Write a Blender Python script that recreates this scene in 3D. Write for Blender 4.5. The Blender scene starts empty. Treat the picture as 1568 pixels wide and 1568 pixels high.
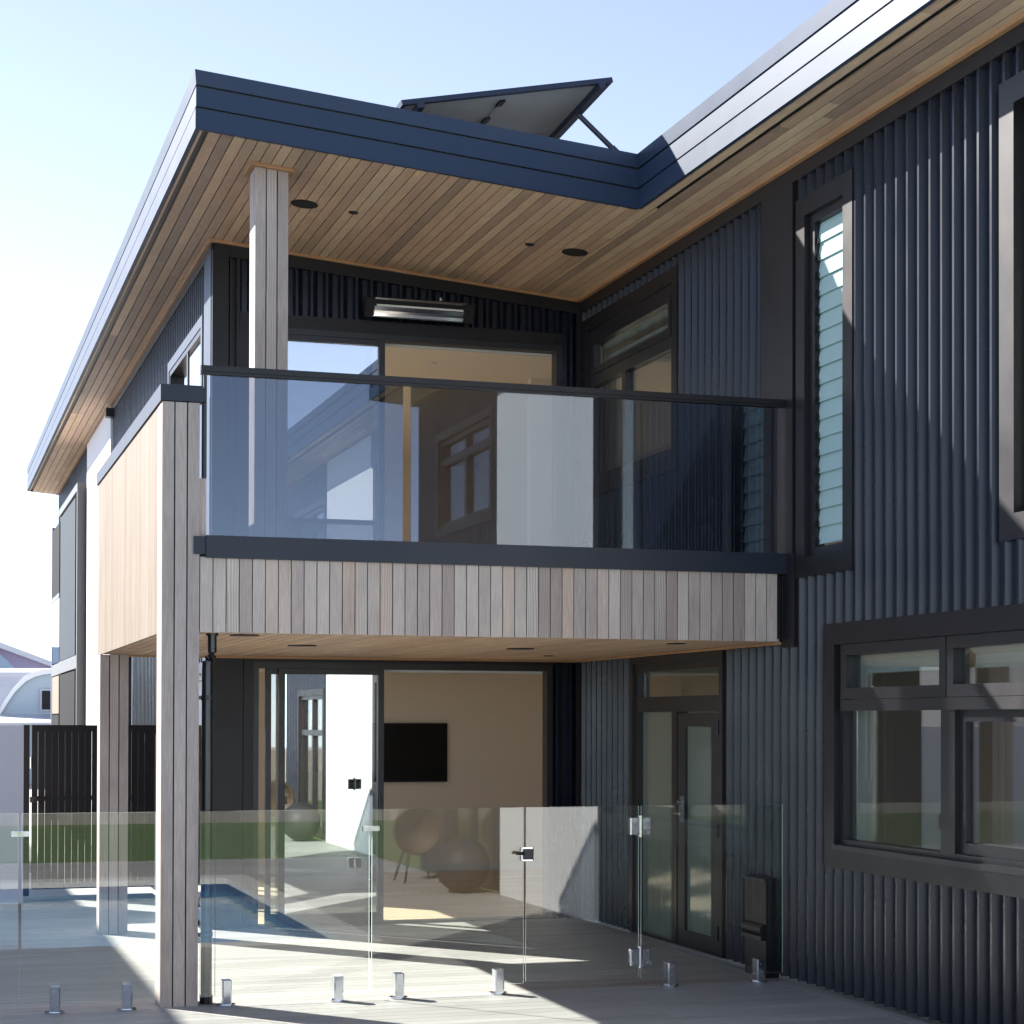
import bpy, math, random
from mathutils import Matrix, Vector
random.seed(7)
SC = bpy.context.scene
COL = SC.collection
R = math.radians

# ------------------------------------------------------------------ materials
MATS = {}
def new_mat(name):
    m = bpy.data.materials.new(name); m.use_nodes = True
    nt = m.node_tree
    for n in list(nt.nodes): nt.nodes.remove(n)
    out = nt.nodes.new('ShaderNodeOutputMaterial')
    MATS[name] = m
    return m, nt, out
def N(nt, t, **kw):
    n = nt.nodes.new(t)
    for k, v in kw.items():
        if k in n.inputs: n.inputs[k].default_value = v
        else: setattr(n, k, v)
    return n
def L(nt, a, b): nt.links.new(a, b)
def c4(c): return (c[0], c[1], c[2], 1.0)

def plain(name, col, rough=.5, metal=0., noise=.0, nscale=8., spec=.5, bump=0., bscale=60., bdist=.01):
    m, nt, out = new_mat(name)
    p = N(nt, 'ShaderNodeBsdfPrincipled', Roughness=rough, Metallic=metal)
    p.inputs['Base Color'].default_value = c4(col)
    p.inputs['Specular IOR Level'].default_value = spec
    tc = N(nt, 'ShaderNodeTexCoord')
    if noise:
        nz = N(nt, 'ShaderNodeTexNoise', Scale=nscale, Detail=5.)
        L(nt, tc.outputs['Object'], nz.inputs['Vector'])
        mx = N(nt, 'ShaderNodeMix', data_type='RGBA')
        mx.inputs['A'].default_value = c4([x*(1-noise) for x in col])
        mx.inputs['B'].default_value = c4([min(1, x*(1+noise)) for x in col])
        L(nt, nz.outputs['Fac'], mx.inputs['Factor'])
        L(nt, mx.outputs['Result'], p.inputs['Base Color'])
        mr = N(nt, 'ShaderNodeMapRange')
        mr.inputs['To Min'].default_value = max(.02, rough-.10); mr.inputs['To Max'].default_value = rough+.10
        L(nt, nz.outputs['Fac'], mr.inputs['Value']); L(nt, mr.outputs['Result'], p.inputs['Roughness'])
    if bump:
        nb = N(nt, 'ShaderNodeTexNoise', Scale=bscale, Detail=4.)
        L(nt, tc.outputs['Object'], nb.inputs['Vector'])
        b = N(nt, 'ShaderNodeBump', Strength=bump, Distance=bdist)
        L(nt, nb.outputs['Fac'], b.inputs['Height']); L(nt, b.outputs['Normal'], p.inputs['Normal'])
    L(nt, p.outputs['BSDF'], out.inputs['Surface'])
    return m

def wood(name, stops, axis, rough=.6, grain=.35, gcol=None, cath=.9, wear=.16):
    """boards: one random tone per board (face attribute 'rnd') + streaked grain along `axis`"""
    m, nt, out = new_mat(name)
    p = N(nt, 'ShaderNodeBsdfPrincipled', Roughness=rough)
    p.inputs['Specular IOR Level'].default_value = .3
    at = N(nt, 'ShaderNodeAttribute', attribute_name='rnd')
    cr = N(nt, 'ShaderNodeValToRGB'); cr.color_ramp.interpolation = 'LINEAR'
    el = cr.color_ramp.elements
    while len(el) < len(stops): el.new(.5)
    for e, (pos, c) in zip(el, stops): e.position = pos; e.color = c4(c)
    L(nt, at.outputs['Fac'], cr.inputs['Fac'])
    tc = N(nt, 'ShaderNodeTexCoord')
    off = N(nt, 'ShaderNodeVectorMath', operation='SCALE'); off.inputs[0].default_value = (37., 53., 41.)
    L(nt, at.outputs['Fac'], off.inputs['Scale'])
    ad = N(nt, 'ShaderNodeVectorMath', operation='ADD')
    L(nt, tc.outputs['Object'], ad.inputs[0]); L(nt, off.outputs['Vector'], ad.inputs[1])
    mp = N(nt, 'ShaderNodeMapping')
    s = [1., 1., 1.]; s['xyz'.index(axis)] = .045
    mp.inputs['Scale'].default_value = s
    L(nt, ad.outputs['Vector'], mp.inputs['Vector'])
    n1 = N(nt, 'ShaderNodeTexNoise', Scale=150., Detail=5., Roughness=.65, Distortion=.2)
    L(nt, mp.outputs['Vector'], n1.inputs['Vector'])
    r2 = N(nt, 'ShaderNodeMapRange'); r2.inputs['From Min'].default_value = .25; r2.inputs['From Max'].default_value = .75
    L(nt, n1.outputs['Fac'], r2.inputs['Value'])
    mp2 = N(nt, 'ShaderNodeMapping'); s2 = [1., 1., 1.]; s2['xyz'.index(axis)] = .20
    mp2.inputs['Scale'].default_value = s2
    L(nt, ad.outputs['Vector'], mp2.inputs['Vector'])
    n2 = N(nt, 'ShaderNodeTexWave', Scale=17., Distortion=8., Detail=2.)
    n2.inputs['Detail Scale'].default_value = .55
    L(nt, mp2.outputs['Vector'], n2.inputs['Vector'])
    g1 = N(nt, 'ShaderNodeMath', operation='MULTIPLY'); g1.inputs[1].default_value = 7.31; L(nt, at.outputs['Fac'], g1.inputs[0])
    g2 = N(nt, 'ShaderNodeMath', operation='FRACT'); L(nt, g1.outputs['Value'], g2.inputs[0])
    g3 = N(nt, 'ShaderNodeMapRange'); g3.inputs['From Min'].default_value = .68; g3.inputs['From Max'].default_value = 1.0; g3.inputs['To Max'].default_value = cath
    L(nt, g2.outputs['Value'], g3.inputs['Value'])
    av = N(nt, 'ShaderNodeMix', data_type='FLOAT')
    L(nt, g3.outputs['Result'], av.inputs['Factor']); L(nt, r2.outputs['Result'], av.inputs['A']); L(nt, n2.outputs['Fac'], av.inputs['B'])
    av_out = av.outputs['Result']
    hs = N(nt, 'ShaderNodeMix', data_type='RGBA', blend_type='MULTIPLY')
    g = gcol or (1-grain, 1-grain*1.05, 1-grain*1.0)
    gm = N(nt, 'ShaderNodeMix', data_type='RGBA')
    gm.inputs['A'].default_value = c4(g); gm.inputs['B'].default_value = (1.08, 1.08, 1.08, 1)
    L(nt, av_out, gm.inputs['Factor'])
    hs.inputs['Factor'].default_value = 1.
    L(nt, cr.outputs['Color'], hs.inputs['A']); L(nt, gm.outputs['Result'], hs.inputs['B'])
    wn = N(nt, 'ShaderNodeTexNoise', Scale=3.2, Detail=4., Roughness=.6)
    mp3 = N(nt, 'ShaderNodeMapping'); s3 = [1., 1., 1.]; s3['xyz'.index(axis)] = .45; mp3.inputs['Scale'].default_value = s3
    L(nt, ad.outputs['Vector'], mp3.inputs['Vector']); L(nt, mp3.outputs['Vector'], wn.inputs['Vector'])
    wr = N(nt, 'ShaderNodeMapRange'); wr.inputs['From Min'].default_value = .3; wr.inputs['From Max'].default_value = .7
    wr.inputs['To Min'].default_value = 1-wear; wr.inputs['To Max'].default_value = 1+wear*.5
    L(nt, wn.outputs['Fac'], wr.inputs['Value'])
    wm = N(nt, 'ShaderNodeVectorMath', operation='SCALE')
    L(nt, hs.outputs['Result'], wm.inputs[0]); L(nt, wr.outputs['Result'], wm.inputs['Scale'])
    L(nt, wm.outputs['Vector'], p.inputs['Base Color'])
    b = N(nt, 'ShaderNodeBump', Strength=.12, Distance=.002)
    L(nt, av_out, b.inputs['Height']); L(nt, b.outputs['Normal'], p.inputs['Normal'])
    L(nt, p.outputs['BSDF'], out.inputs['Surface'])
    return m

def glass(name, tint, refl=0., gain=1., rough=0., gcol=(1, 1, 1)):
    """thin pane: see-through tint plus mirror reflection by Fresnel (coated panes add a constant)"""
    m, nt, out = new_mat(name)
    tr = N(nt, 'ShaderNodeBsdfTransparent'); tr.inputs['Color'].default_value = c4(tint)
    gl = N(nt, 'ShaderNodeBsdfGlossy', Roughness=rough); gl.inputs['Color'].default_value = c4(gcol)
    ge = N(nt, 'ShaderNodeNewGeometry')
    ior = N(nt, 'ShaderNodeMapRange'); ior.inputs['To Min'].default_value = 1.5; ior.inputs['To Max'].default_value = 1/1.5
    L(nt, ge.outputs['Backfacing'], ior.inputs['Value'])
    fr = N(nt, 'ShaderNodeFresnel'); L(nt, ior.outputs['Result'], fr.inputs['IOR'])
    ma = N(nt, 'ShaderNodeMath', operation='MULTIPLY_ADD', use_clamp=True)
    ma.inputs[1].default_value = gain; ma.inputs[2].default_value = refl
    L(nt, fr.outputs['Fac'], ma.inputs[0])
    mx = N(nt, 'ShaderNodeMixShader')
    L(nt, ma.outputs['Value'], mx.inputs['Fac']); L(nt, tr.outputs['BSDF'], mx.inputs[1]); L(nt, gl.outputs['BSDF'], mx.inputs[2])
    L(nt, mx.outputs['Shader'], out.inputs['Surface'])
    return m

CLAD = plain('dark_steel_cladding', (.0058, .0088, .0190), .29, noise=.16, nscale=1.6, spec=.52)
TRIM = plain('dark_metal_flashing', (.0145, .0130, .0150), .42, noise=.14, nscale=3., spec=.34)
FASC = plain('fascia_metal', (.016, .033, .070), .50, noise=.08, nscale=2., spec=.33, bump=.12, bscale=1.8, bdist=.008)
FRAME = plain('window_aluminium', (.017, .016, .018), .38, noise=.08, nscale=6.)
CAPM = plain('cap_metal', (.014, .019, .032), .44, noise=.08, nscale=2.5, spec=.4)
ROOFM = plain('roof_metal', (.03, .03, .034), .5)
BLACK = plain('black_void', (.006, .006, .007), .7)
BLK = plain('black_plastic', (.012, .012, .013), .35)
PIPE = plain('downpipe_metal', (.008, .009, .012), .22, spec=.6)
WHITE = plain('white_render', (.84, .84, .83), .7, noise=.02, nscale=5., bump=.1)
GREYR = plain('grey_bay_panel', (.085, .085, .088), .5, noise=.05)
PALE = plain('garden_wall_paint', (.78, .78, .84), .75, noise=.04, nscale=4., bump=.15)
PLAST = plain('interior_plaster', (.87, .80, .72), .8, noise=.02)
PLASTL = plain('pale_plaster', (.74, .71, .66), .8, noise=.02)
CEILM = plain('ceiling_paint', (.88, .83, .75), .8)
STEEL = plain('polished_steel', (.62, .64, .68), .14, 1., noise=.06, nscale=30.)
CHROME = plain('mirror_reflector', (.85, .82, .78), .10, 1.)
BLINDM = plain('blind_fabric', (.80, .82, .76), .7, noise=.03, nscale=40)
REVEAL = plain('window_reveal_paint', (.62, .63, .60), .6)
SCREEN = plain('tv_screen', (.004, .004, .005), .35, spec=.3)
PVB = plain('panel_backsheet', (.55, .55, .58), .55, noise=.12, nscale=14.)
PVF = plain('panel_frame', (.02, .028, .055), .35, spec=.5)
PVG = plain('panel_cells', (.008, .012, .03), .12)
LOUV = plain('louvre_glass', (.42, .58, .57), .16, noise=.05, nscale=9.)
FROST = plain('obscure_glass', (.17, .215, .185), .06, noise=.03, nscale=3, spec=.8)
EDGE = plain('glass_edge', (.55, .66, .60), .25)
CONC = plain('pool_coping_stone', (.58, .57, .55), .75, noise=.08, nscale=20., bump=.1)
TILE = plain('pool_tile', (.02, .06, .16), .2, noise=.25, nscale=30.)
SOIL = plain('ground_gravel', (.42, .40, .37), .9, noise=.25, nscale=14., bump=.3)
NROOF = plain('neighbour_roof', (.33, .32, .42), .6, noise=.1, nscale=3.)
NBLUE = plain('neighbour_cladding', (.42, .50, .56), .7, noise=.04)
NROOF2 = plain('pale_roof_metal', (.55, .56, .60), .5, noise=.05)
RED = plain('red_vinyl', (.45, .05, .03), .5)
SLATE = plain('dark_gate_paint', (.021, .018, .0185), .6, spec=.15, noise=.1, nscale=5)
TIMB = wood('fence_timber', [(0, (.24, .225, .20)), (1, (.36, .345, .31))], 'z')
SOFFIT = wood('cedar_soffit', [(0, (.40, .29, .215)), (.14, (.52, .37, .26)), (.35, (.66, .46, .30)), (.65, (.74, .525, .335)), (.9, (.78, .58, .385)), (1, (.64, .42, .29))], 'y', .55, .30)
SOFTRIM = wood('cedar_moulding', [(0, (.46, .25, .125)), (1, (.50, .29, .15))], 'y', .55, .25)
CEDAR = wood('weathered_cedar', [(0, (.42, .32, .275)), (.18, (.50, .41, .355)), (.5, (.60, .50, .43)), (.8, (.66, .57, .49)), (1, (.62, .46, .36))], 'z', .65, .34)
CEDARL = wood('cedar_darkened_for_sun', [(0, (.175, .130, .092)), (.5, (.20, .158, .116)), (1, (.215, .178, .137))], 'z', .65, .16)  # cedar copy for sunlit boards, base colour darkened to tame the sun
POSTW = wood('post_cedar', [(0, (.46, .385, .345)), (1, (.55, .475, .425))], 'z', .65, .32)
DECK = wood('deck_boards', [(0, (.34, .33, .31)), (.5, (.385, .375, .355)), (1, (.42, .41, .385))], 'x', .55, .20, cath=.25, wear=.12)
FLOORW = wood('interior_floor', [(0, (.70, .54, .37)), (1, (.78, .62, .44))], 'x', .35, .2)

GLASS = glass('clear_fence_glass', (.955, .985, .972), 0., 1.6)
TINT = glass('grey_balustrade_glass', (.50, .52, .55), .010, 1.75, gcol=(.80, .89, 1.))
COAT = glass('coated_door_glass', (.62, .66, .68), .42, 1.)
WING = glass('window_glass', (.83, .86, .85), .085, 1.)

def water_mat():
    m, nt, out = new_mat('pool_water')
    p = N(nt, 'ShaderNodeBsdfPrincipled', Roughness=.02)
    p.inputs['Base Color'].default_value = (.05, .22, .38, 1)
    p.inputs['IOR'].default_value = 1.33
    tc = N(nt, 'ShaderNodeTexCoord')
    nz = N(nt, 'ShaderNodeTexNoise', Scale=5., Detail=3.)
    L(nt, tc.outputs['Object'], nz.inputs['Vector'])
    b = N(nt, 'ShaderNodeBump', Strength=.25, Distance=.02)
    L(nt, nz.outputs['Fac'], b.inputs['Height']); L(nt, b.outputs['Normal'], p.inputs['Normal'])
    L(nt, p.outputs['BSDF'], out.inputs['Surface'])
    return m
WATER = water_mat()
LAWN = plain('lawn_grass', (.095, .155, .045), .9, noise=.55, nscale=2.2, bump=.8, bscale=120.)
LEAF = plain('leaf_green', (.05, .085, .025), .6, noise=.4, nscale=12.)

# ------------------------------------------------------------------ mesh builder
ORIG = {}
class MB:
    def __init__(s): s.v = []; s.f = []; s.r = []; s.m = []
    def face(s, pts, r=.5, mi=0):
        i = len(s.v); s.v += [tuple(p) for p in pts]; s.f.append(tuple(range(i, i+len(pts)))); s.r.append(r); s.m.append(mi)
    def hexa(s, p, r=.5, mi=0, edge=None):
        """8 points: bottom ring 0-3 counter-clockwise seen from above, top ring 4-7"""
        i = len(s.v); s.v += [tuple(q) for q in p]
        for k, q in enumerate(((3, 2, 1, 0), (4, 5, 6, 7), (0, 1, 5, 4), (1, 2, 6, 5), (2, 3, 7, 6), (3, 0, 4, 7))):
            s.f.append(tuple(i+j for j in q)); s.r.append(r)
            s.m.append(mi if edge is None or k in edge else 1)
    def box(s, x0, x1, y0, y1, z0, z1, r=.5, mi=0, edge=None):
        s.hexa([(x0, y0, z0), (x1, y0, z0), (x1, y1, z0), (x0, y1, z0), (x0, y0, z1), (x1, y0, z1), (x1, y1, z1), (x0, y1, z1)], r, mi, edge)
    def chbox(s, x0, x1, y0, y1, z0, z1, c=.003, r=.5):
        """box with chamfered vertical edges"""
        pts = [(x0+c, y0), (x1-c, y0), (x1, y0+c), (x1, y1-c), (x1-c, y1), (x0+c, y1), (x0, y1-c), (x0, y0+c)]
        s.prism(pts, z0, z1, r)
    def prism(s, poly, z0, z1, r=.5, mi=0):
        n = len(poly); i = len(s.v)
        s.v += [(x, y, z0) for x, y in poly] + [(x, y, z1) for x, y in poly]
        s.f.append(tuple(range(i+n-1, i-1, -1))); s.f.append(tuple(range(i+n, i+2*n)))
        for k in range(n): s.f.append((i+k, i+(k+1) % n, i+n+(k+1) % n, i+n+k))
        s.r += [r]*(n+2); s.m += [mi]*(n+2)
    def tube(s, path, rad, n=12, r=.5):
        path = [Vector(p) for p in path]; i = len(s.v); up = Vector((0, 0, 1))
        for k, p in enumerate(path):
            t = (path[min(k+1, len(path)-1)] - path[max(k-1, 0)]).normalized()
            a = t.cross(up if abs(t.z) < .95 else Vector((1, 0, 0))).normalized(); b = t.cross(a)
            rr = rad[k] if isinstance(rad, (list, tuple)) else rad
            for j in range(n):
                w = 2*math.pi*j/n; s.v.append(tuple(p + a*math.cos(w)*rr + b*math.sin(w)*rr))
        for k in range(len(path)-1):
            for j in range(n):
                s.f.append((i+k*n+j, i+(k+1)*n+j, i+(k+1)*n+(j+1) % n, i+k*n+(j+1) % n)); s.r.append(r); s.m.append(0)
        e = i+(len(path)-1)*n
        s.f.append(tuple(range(i, i+n))); s.f.append(tuple(range(e+n-1, e-1, -1))); s.r += [r]*2; s.m += [0]*2
    def disc(s, c, rad, axis, h, n=24, nrm=None):
        a = Vector(axis).normalized(); c = Vector(c)
        s.tube([c - a*h/2, c + a*h/2], rad, n)
    def build(s, name, mats, parent=None, smooth=False):
        me = bpy.data.meshes.new(name)
        o0 = ORIG.get(parent.name, Vector()) if parent else Vector()
        me.from_pydata([tuple(Vector(p) - o0) for p in s.v], [], s.f)
        for m in (mats if isinstance(mats, (list, tuple)) else [mats]): me.materials.append(m)
        me.polygons.foreach_set('material_index', s.m)
        at = me.attributes.new('rnd', 'FLOAT', 'FACE'); at.data.foreach_set('value', s.r)
        if smooth:
            me.polygons.foreach_set('use_smooth', [True]*len(me.polygons))
            me.set_sharp_from_angle(angle=R(40))
        me.update()
        o = bpy.data.objects.new(name, me); COL.objects.link(o)
        if parent: o.parent = parent
        ORIG[o.name] = o0
        return o

def thing(name, label, cat, loc=(0, 0, 0), group=None):
    o = bpy.data.objects.new(name, None); COL.objects.link(o); o.location = loc; o.empty_display_size = .1
    ORIG[o.name] = Vector(loc); o['label'] = label; o['category'] = cat
    if group: o['group'] = group
    return o
def tag(o, label, cat, group=None):
    o['label'] = label; o['category'] = cat
    if group: o['group'] = group
    return o
def struct(name, mb, mat):
    o = mb.build(name, mat); o['kind'] = 'structure'; o['label'] = name.replace('_', ' '); return o

# surface frames: ('x', plane) faces -X with u=Y ; ('y', plane) faces -Y with u=X.  d = distance out of the plane
def P(S, u, d, z):
    return (S[1]-d, u, z) if S[0] == 'x' else (u, S[1]-d, z)
def sbox(mb, S, u0, u1, z0, z1, d0, d1, r=.5, mi=0, edge=None):
    u0, u1 = min(u0, u1), max(u0, u1)
    if S[0] == 'x': mb.box(S[1]-d1, S[1]-d0, u0, u1, z0, z1, r, mi, {3, 5} if edge else None)
    else: mb.box(u0, u1, S[1]-d1, S[1]-d0, z0, z1, r, mi, {2, 4} if edge else None)

PITCH, PROF = .138, [(0., -.009), (.046, -.009), (.066, .036), (.088, .036), (.138, -.009)]
def ribs(mb, S, u0, u1, z0, z1):
    k0 = math.floor(u0/PITCH)-1; pts = []
    for k in range(k0, math.ceil(u1/PITCH)+1):
        for a, d in PROF[:-1]: pts.append((k*PITCH+a, d))
    def dat(u):
        for (a, da), (b, db) in zip(pts, pts[1:]):
            if a <= u <= b: return da+(db-da)*(u-a)/max(b-a, 1e-9)
        return -.009
    line = [(u0, dat(u0))] + [p for p in pts if u0+1e-4 < p[0] < u1-1e-4] + [(u1, dat(u1))]
    flip = S[0] == 'x'
    for (a, da), (b, db) in zip(line, line[1:]):
        q = [P(S, a, da, z0), P(S, b, db, z0), P(S, b, db, z1), P(S, a, da, z1)]
        mb.face(q[::-1] if flip else q)
        if da > -.0085 or db > -.0085:
            for z in (z0+.0005, z1-.0005):
                mb.face([P(S, a, da, z), P(S, b, db, z), P(S, b, -.0100, z), P(S, a, -.0100, z)])
    sbox(mb, S, u0, u1, z0, z1, -.14, -.011)
def rects(u0, u1, z0, z1, holes):
    us = sorted({u0, u1} | {x for h in holes for x in h[:2] if u0 < x < u1})
    out = []
    for a, b in zip(us, us[1:]):
        iv = [(z0, z1)]
        for h in holes:
            if h[0] <= a+1e-6 and h[1] >= b-1e-6:
                nv = []
                for p, q in iv:
                    if h[3] <= p or h[2] >= q: nv.append((p, q)); continue
                    if h[2] > p: nv.append((p, h[2]))
                    if h[3] < q: nv.append((h[3], q))
                iv = nv
        out += [(a, b, p, q) for p, q in iv if q-p > 1e-4]
    return out
def ribbed_wall(name, S, u0, u1, z0, z1, holes, parent, mat=None):
    mb = MB()
    for a, b, p, q in rects(u0, u1, z0, z1, holes): ribs(mb, S, a, b, p, q)
    return mb.build(name, mat or CLAD, parent)
def lining(name, S, u0, u1, z0, z1, holes, parent, mat, d0=-.19, d1=-.142):
    mb = MB()
    for a, b, p, q in rects(u0, u1, z0, z1, holes): sbox(mb, S, a, b, p, q, d0, d1)
    return mb.build(name, mat, parent)
def ring(mb, S, u0, u1, z0, z1, w, d0, d1, wt=None, wb=None):
    wt = w if wt is None else wt; wb = w if wb is None else wb
    if wb: sbox(mb, S, u0, u1, z0, z0+wb, d0, d1)
    if wt: sbox(mb, S, u0, u1, z1-wt, z1, d0, d1)
    sbox(mb, S, u0, u0+w, z0+wb, z1-wt, d0, d1); sbox(mb, S, u1-w, u1, z0+wb, z1-wt, d0, d1)
def pane(S, u0, u1, z0, z1, d, parent, mat, name='pane', t=.012, edge=False):
    mb = MB(); sbox(mb, S, u0, u1, z0, z1, d-t, d, edge=edge)
    return mb.build(name, [mat, EDGE] if edge else mat, parent)
def zs(x): return 5.83+.0853*(4.44-x)             # underside of the roof, falling to the right

# ================================================================== setting
mb = MB(); mb.box(-150, 150, -150, 250, -1.2, -.62); struct('ground', mb, SOIL)
mb = MB(); random.seed(3)
PX0, PX1, PY0, PY1 = -6.0, 1.95, -9.75, -3.45          # pool basin
def deck_rows(x0, x1, y0, y1):
    y = y0
    while y < y1-.02:
        e = min(y+.1365, y1)
        cuts = [x0]
        x = x0+random.uniform(1., 4.)
        while x < x1-.6: cuts.append(x); x += random.uniform(3.2, 4.8)
        cuts.append(x1)
        for a, b in zip(cuts, cuts[1:]): mb.box(a+.0012, b-.0012, y, e-.0048, -.025, 0, random.random())
        y += .1365
deck_rows(-9., 4.33, -3.2, 4.37)
deck_rows(2.25, 4.33, -10.2, -3.2)
deck_rows(-9., 4.33, -12.8, -10.2)
deck_rows(-9., .9, 4.37, 8.1)
mb.box(4.335, 4.437, -12.8, 4.37, -.025, .001, .35)     # edge board along the wing
struct('deck', mb, DECK)
mb = MB(); mb.box(-9.2, 2.22, -9.72, -3.5, -.6, -.45); mb.box(2.22, 4.5, -12.9, -3.2, -.6, -.03); mb.box(-9.2, 4.5, -3.2, 8.2, -.6, -.03); mb.box(-9.2, 2.22, -12.9, -10.05, -.6, -.03)
struct('deck_base', mb, BLACK)
mb = MB(); mb.box(PX0, PX1, PY0, PY1, -.44, -.14); struct('pool_water', mb, WATER)
mb = MB()
mb.box(PX1, PX1+.29, -10.2, -3.2, -.06, .006); mb.box(PX0-.3, PX1, PY1, -3.2, -.06, .006); mb.box(PX0-.3, PX1, -10.2, PY0, -.06, .006)
mb.box(PX0-.3, PX0, PY0, PY1, -.06, .006)
struct('pool_coping', mb, CONC)
mb = MB()
mb.box(PX1+.005, PX1+.1, PY0, PY1, -.44, -.06); mb.box(PX0, PX1, PY1+.005, PY1+.1, -.44, -.06); mb.box(PX0, PX1, PY0-.1, PY0-.005, -.44, -.06)
struct('pool_wall_tiles', mb, TILE)
mb = MB(); mb.box(-30, 30, -24, -12.9, -.6, -.03); o = struct('lawn', mb, LAWN)
mb = MB(); mb.box(-30, 12, 8.1, 60, -.6, -.05); struct('yard_gravel', mb, SOIL)

# ================================================================== the house
H = thing('two_storey_house', 'dark ribbed two storey house with cedar clad balcony and timber soffits', 'house', (0, 0, 0))
RW, RY, LW = ('x', 4.476), ('y', 4.446), ('x', 1.006)
# ---- roof
mb = MB()
def slab(x0, x1, y0, y1, a, b):
    mb.hexa([(x0, y0, zs(x0)+a), (x1, y0, zs(x1)+a), (x1, y1, zs(x1)+a), (x0, y1, zs(x0)+a), (x0, y0, zs(x0)+b), (x1, y0, zs(x1)+b), (x1, y1, zs(x1)+b), (x0, y1, zs(x0)+b)])
slab(.435, 9.5, 1.50, 24.1, .030, .405); slab(3.895, 9.5, -10.58, 1.50, .030, .405)
roof = mb.build('roof', ROOFM, H)
BANDS = ((0., .148), (.166, .306), (.324, .43))
mb = MB()
def slab2(x0, x1, y0, y1, a, b, ax0, ax1, ay0, ay1):
    '''sloped band whose top edge is set in from its bottom edge'''
    mb.hexa([(x0, y0, zs(x0)+a), (x1, y0, zs(x1)+a), (x1, y1, zs(x1)+a), (x0, y1, zs(x0)+a),
             (ax0, ay0, zs(ax0)+b), (ax1, ay0, zs(ax1)+b), (ax1, ay1, zs(ax1)+b), (ax0, ay1, zs(ax0)+b)])
for a, b in BANDS:
    t = -.010 if a > .3 else .0; s_ = .004 if a > .1 else 0.
    slab2(.41+s_, 3.87+s_, 1.472+s_, 1.512, a, b, .41+s_+t, 3.87+s_+t, 1.472+s_+t, 1.512)             # front
    slab2(.41+s_, .447, 1.512, 24.12, a, b, .41+s_+t, .447, 1.512, 24.12)                            # left
    slab2(3.87+s_, 3.907, -10.6, 1.472+s_, a, b, 3.87+s_+t, 3.907, -10.6, 1.472+s_+t)                  # right wing eave
    slab(.447, 9.5, 24.1, 24.12, a, b); slab(3.907, 9.5, -10.6, -10.58, a, b)
mb.build('fascia', FASC, H)
# ---- upper soffit boards
random.seed(11); mb = MB()
def soffit_strip(x0, x1, y0, y1):
    n = max(1, round((x1-x0)/.086)); w = (x1-x0)/n
    for i in range(n):
        a, b = x0+i*w+.0042, x0+(i+1)*w-.0042
        y = y0
        while y < y1:
            e = min(y1, y+random.uniform(3.5, 6.5))
            if y1-e < .8: e = y1
            r = random.random()
            mb.hexa([(a, y, zs(a)), (b, y, zs(b)), (b, e-.0015, zs(b)), (a, e-.0015, zs(a)), (a, y, zs(a)+.018), (b, y, zs(b)+.018), (b, e-.0015, zs(b)+.018), (a, e-.0015, zs(a)+.018)], r)
            y = e
soffit_strip(.437, .470, 1.5, 24.08); soffit_strip(.512, .97, 1.5, 24.08)
soffit_strip(.97, 3.895, 1.5, 4.40)
soffit_strip(3.895, 3.98, -10.55, 4.40); soffit_strip(4.022, 4.44, -10.55, 4.40)
soffit_strip(3.98, 4.022, 1.42, 4.40)
sof = mb.build('soffit', SOFFIT, H)
mb = MB()                                                          # timber mould where soffit meets the walls
for (x0, x1, y0, y1) in ((4.40, 4.435, -10.5, 4.39), (.972-.035, .972, 4.42, 24.)):
    slab(x0, x1, y0, y1, -.026, -.001)
slab(.94, 4.40, 4.375, 4.412, -.026, -.001)
mb.build('soffit_mould', SOFTRIM, H)
mb = MB()                                                          # dark frieze under it
sbox(mb, RW, -10.3, 4.40, 5.70, 5.80, -.002, .042)
mb.hexa([(1., 4.398, zs(1.)-.13), (4.43, 4.398, zs(4.43)-.13), (4.43, 4.446, zs(4.43)-.13), (1., 4.446, zs(1.)-.13), (1., 4.398, zs(1.)-.026), (4.43, 4.398, zs(4.43)-.026), (4.43, 4.446, zs(4.43)-.026), (1., 4.446, zs(1.)-.026)])
sbox(mb, LW, 4.45, 13.4, 6.02, 6.10, -.002, .042)
mb.build('frieze', TRIM, H)
def ceil_disc(name, x, y, z, rad, slope=True):
    m = MB(); nrm = Vector((.085, 0, 1)) if slope else Vector((0, 0, 1))
    m.disc((x, y, z-.002), rad, nrm, .008, 32)
    m.build(name, BLACK, H)
for x, y, r_ in ((1.492, 2.864, .112), (3.854, 2.906, .112), (1.902, 2.864, .040), (3.446, 2.905, .040)):
    ceil_disc('ceiling_speaker' if r_ > .1 else 'downlight', x, y, zs(x), r_)
for x, y, r_ in ((1.287, 1.846, .112), (.586, .294, .10), (3.035, 1.86, .112), (3.755, 3.291, .045), (3.806, .529, .07)):
    ceil_disc('ceiling_speaker' if r_ > .1 else 'downlight', x, y, 2.425, r_, False)

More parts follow.
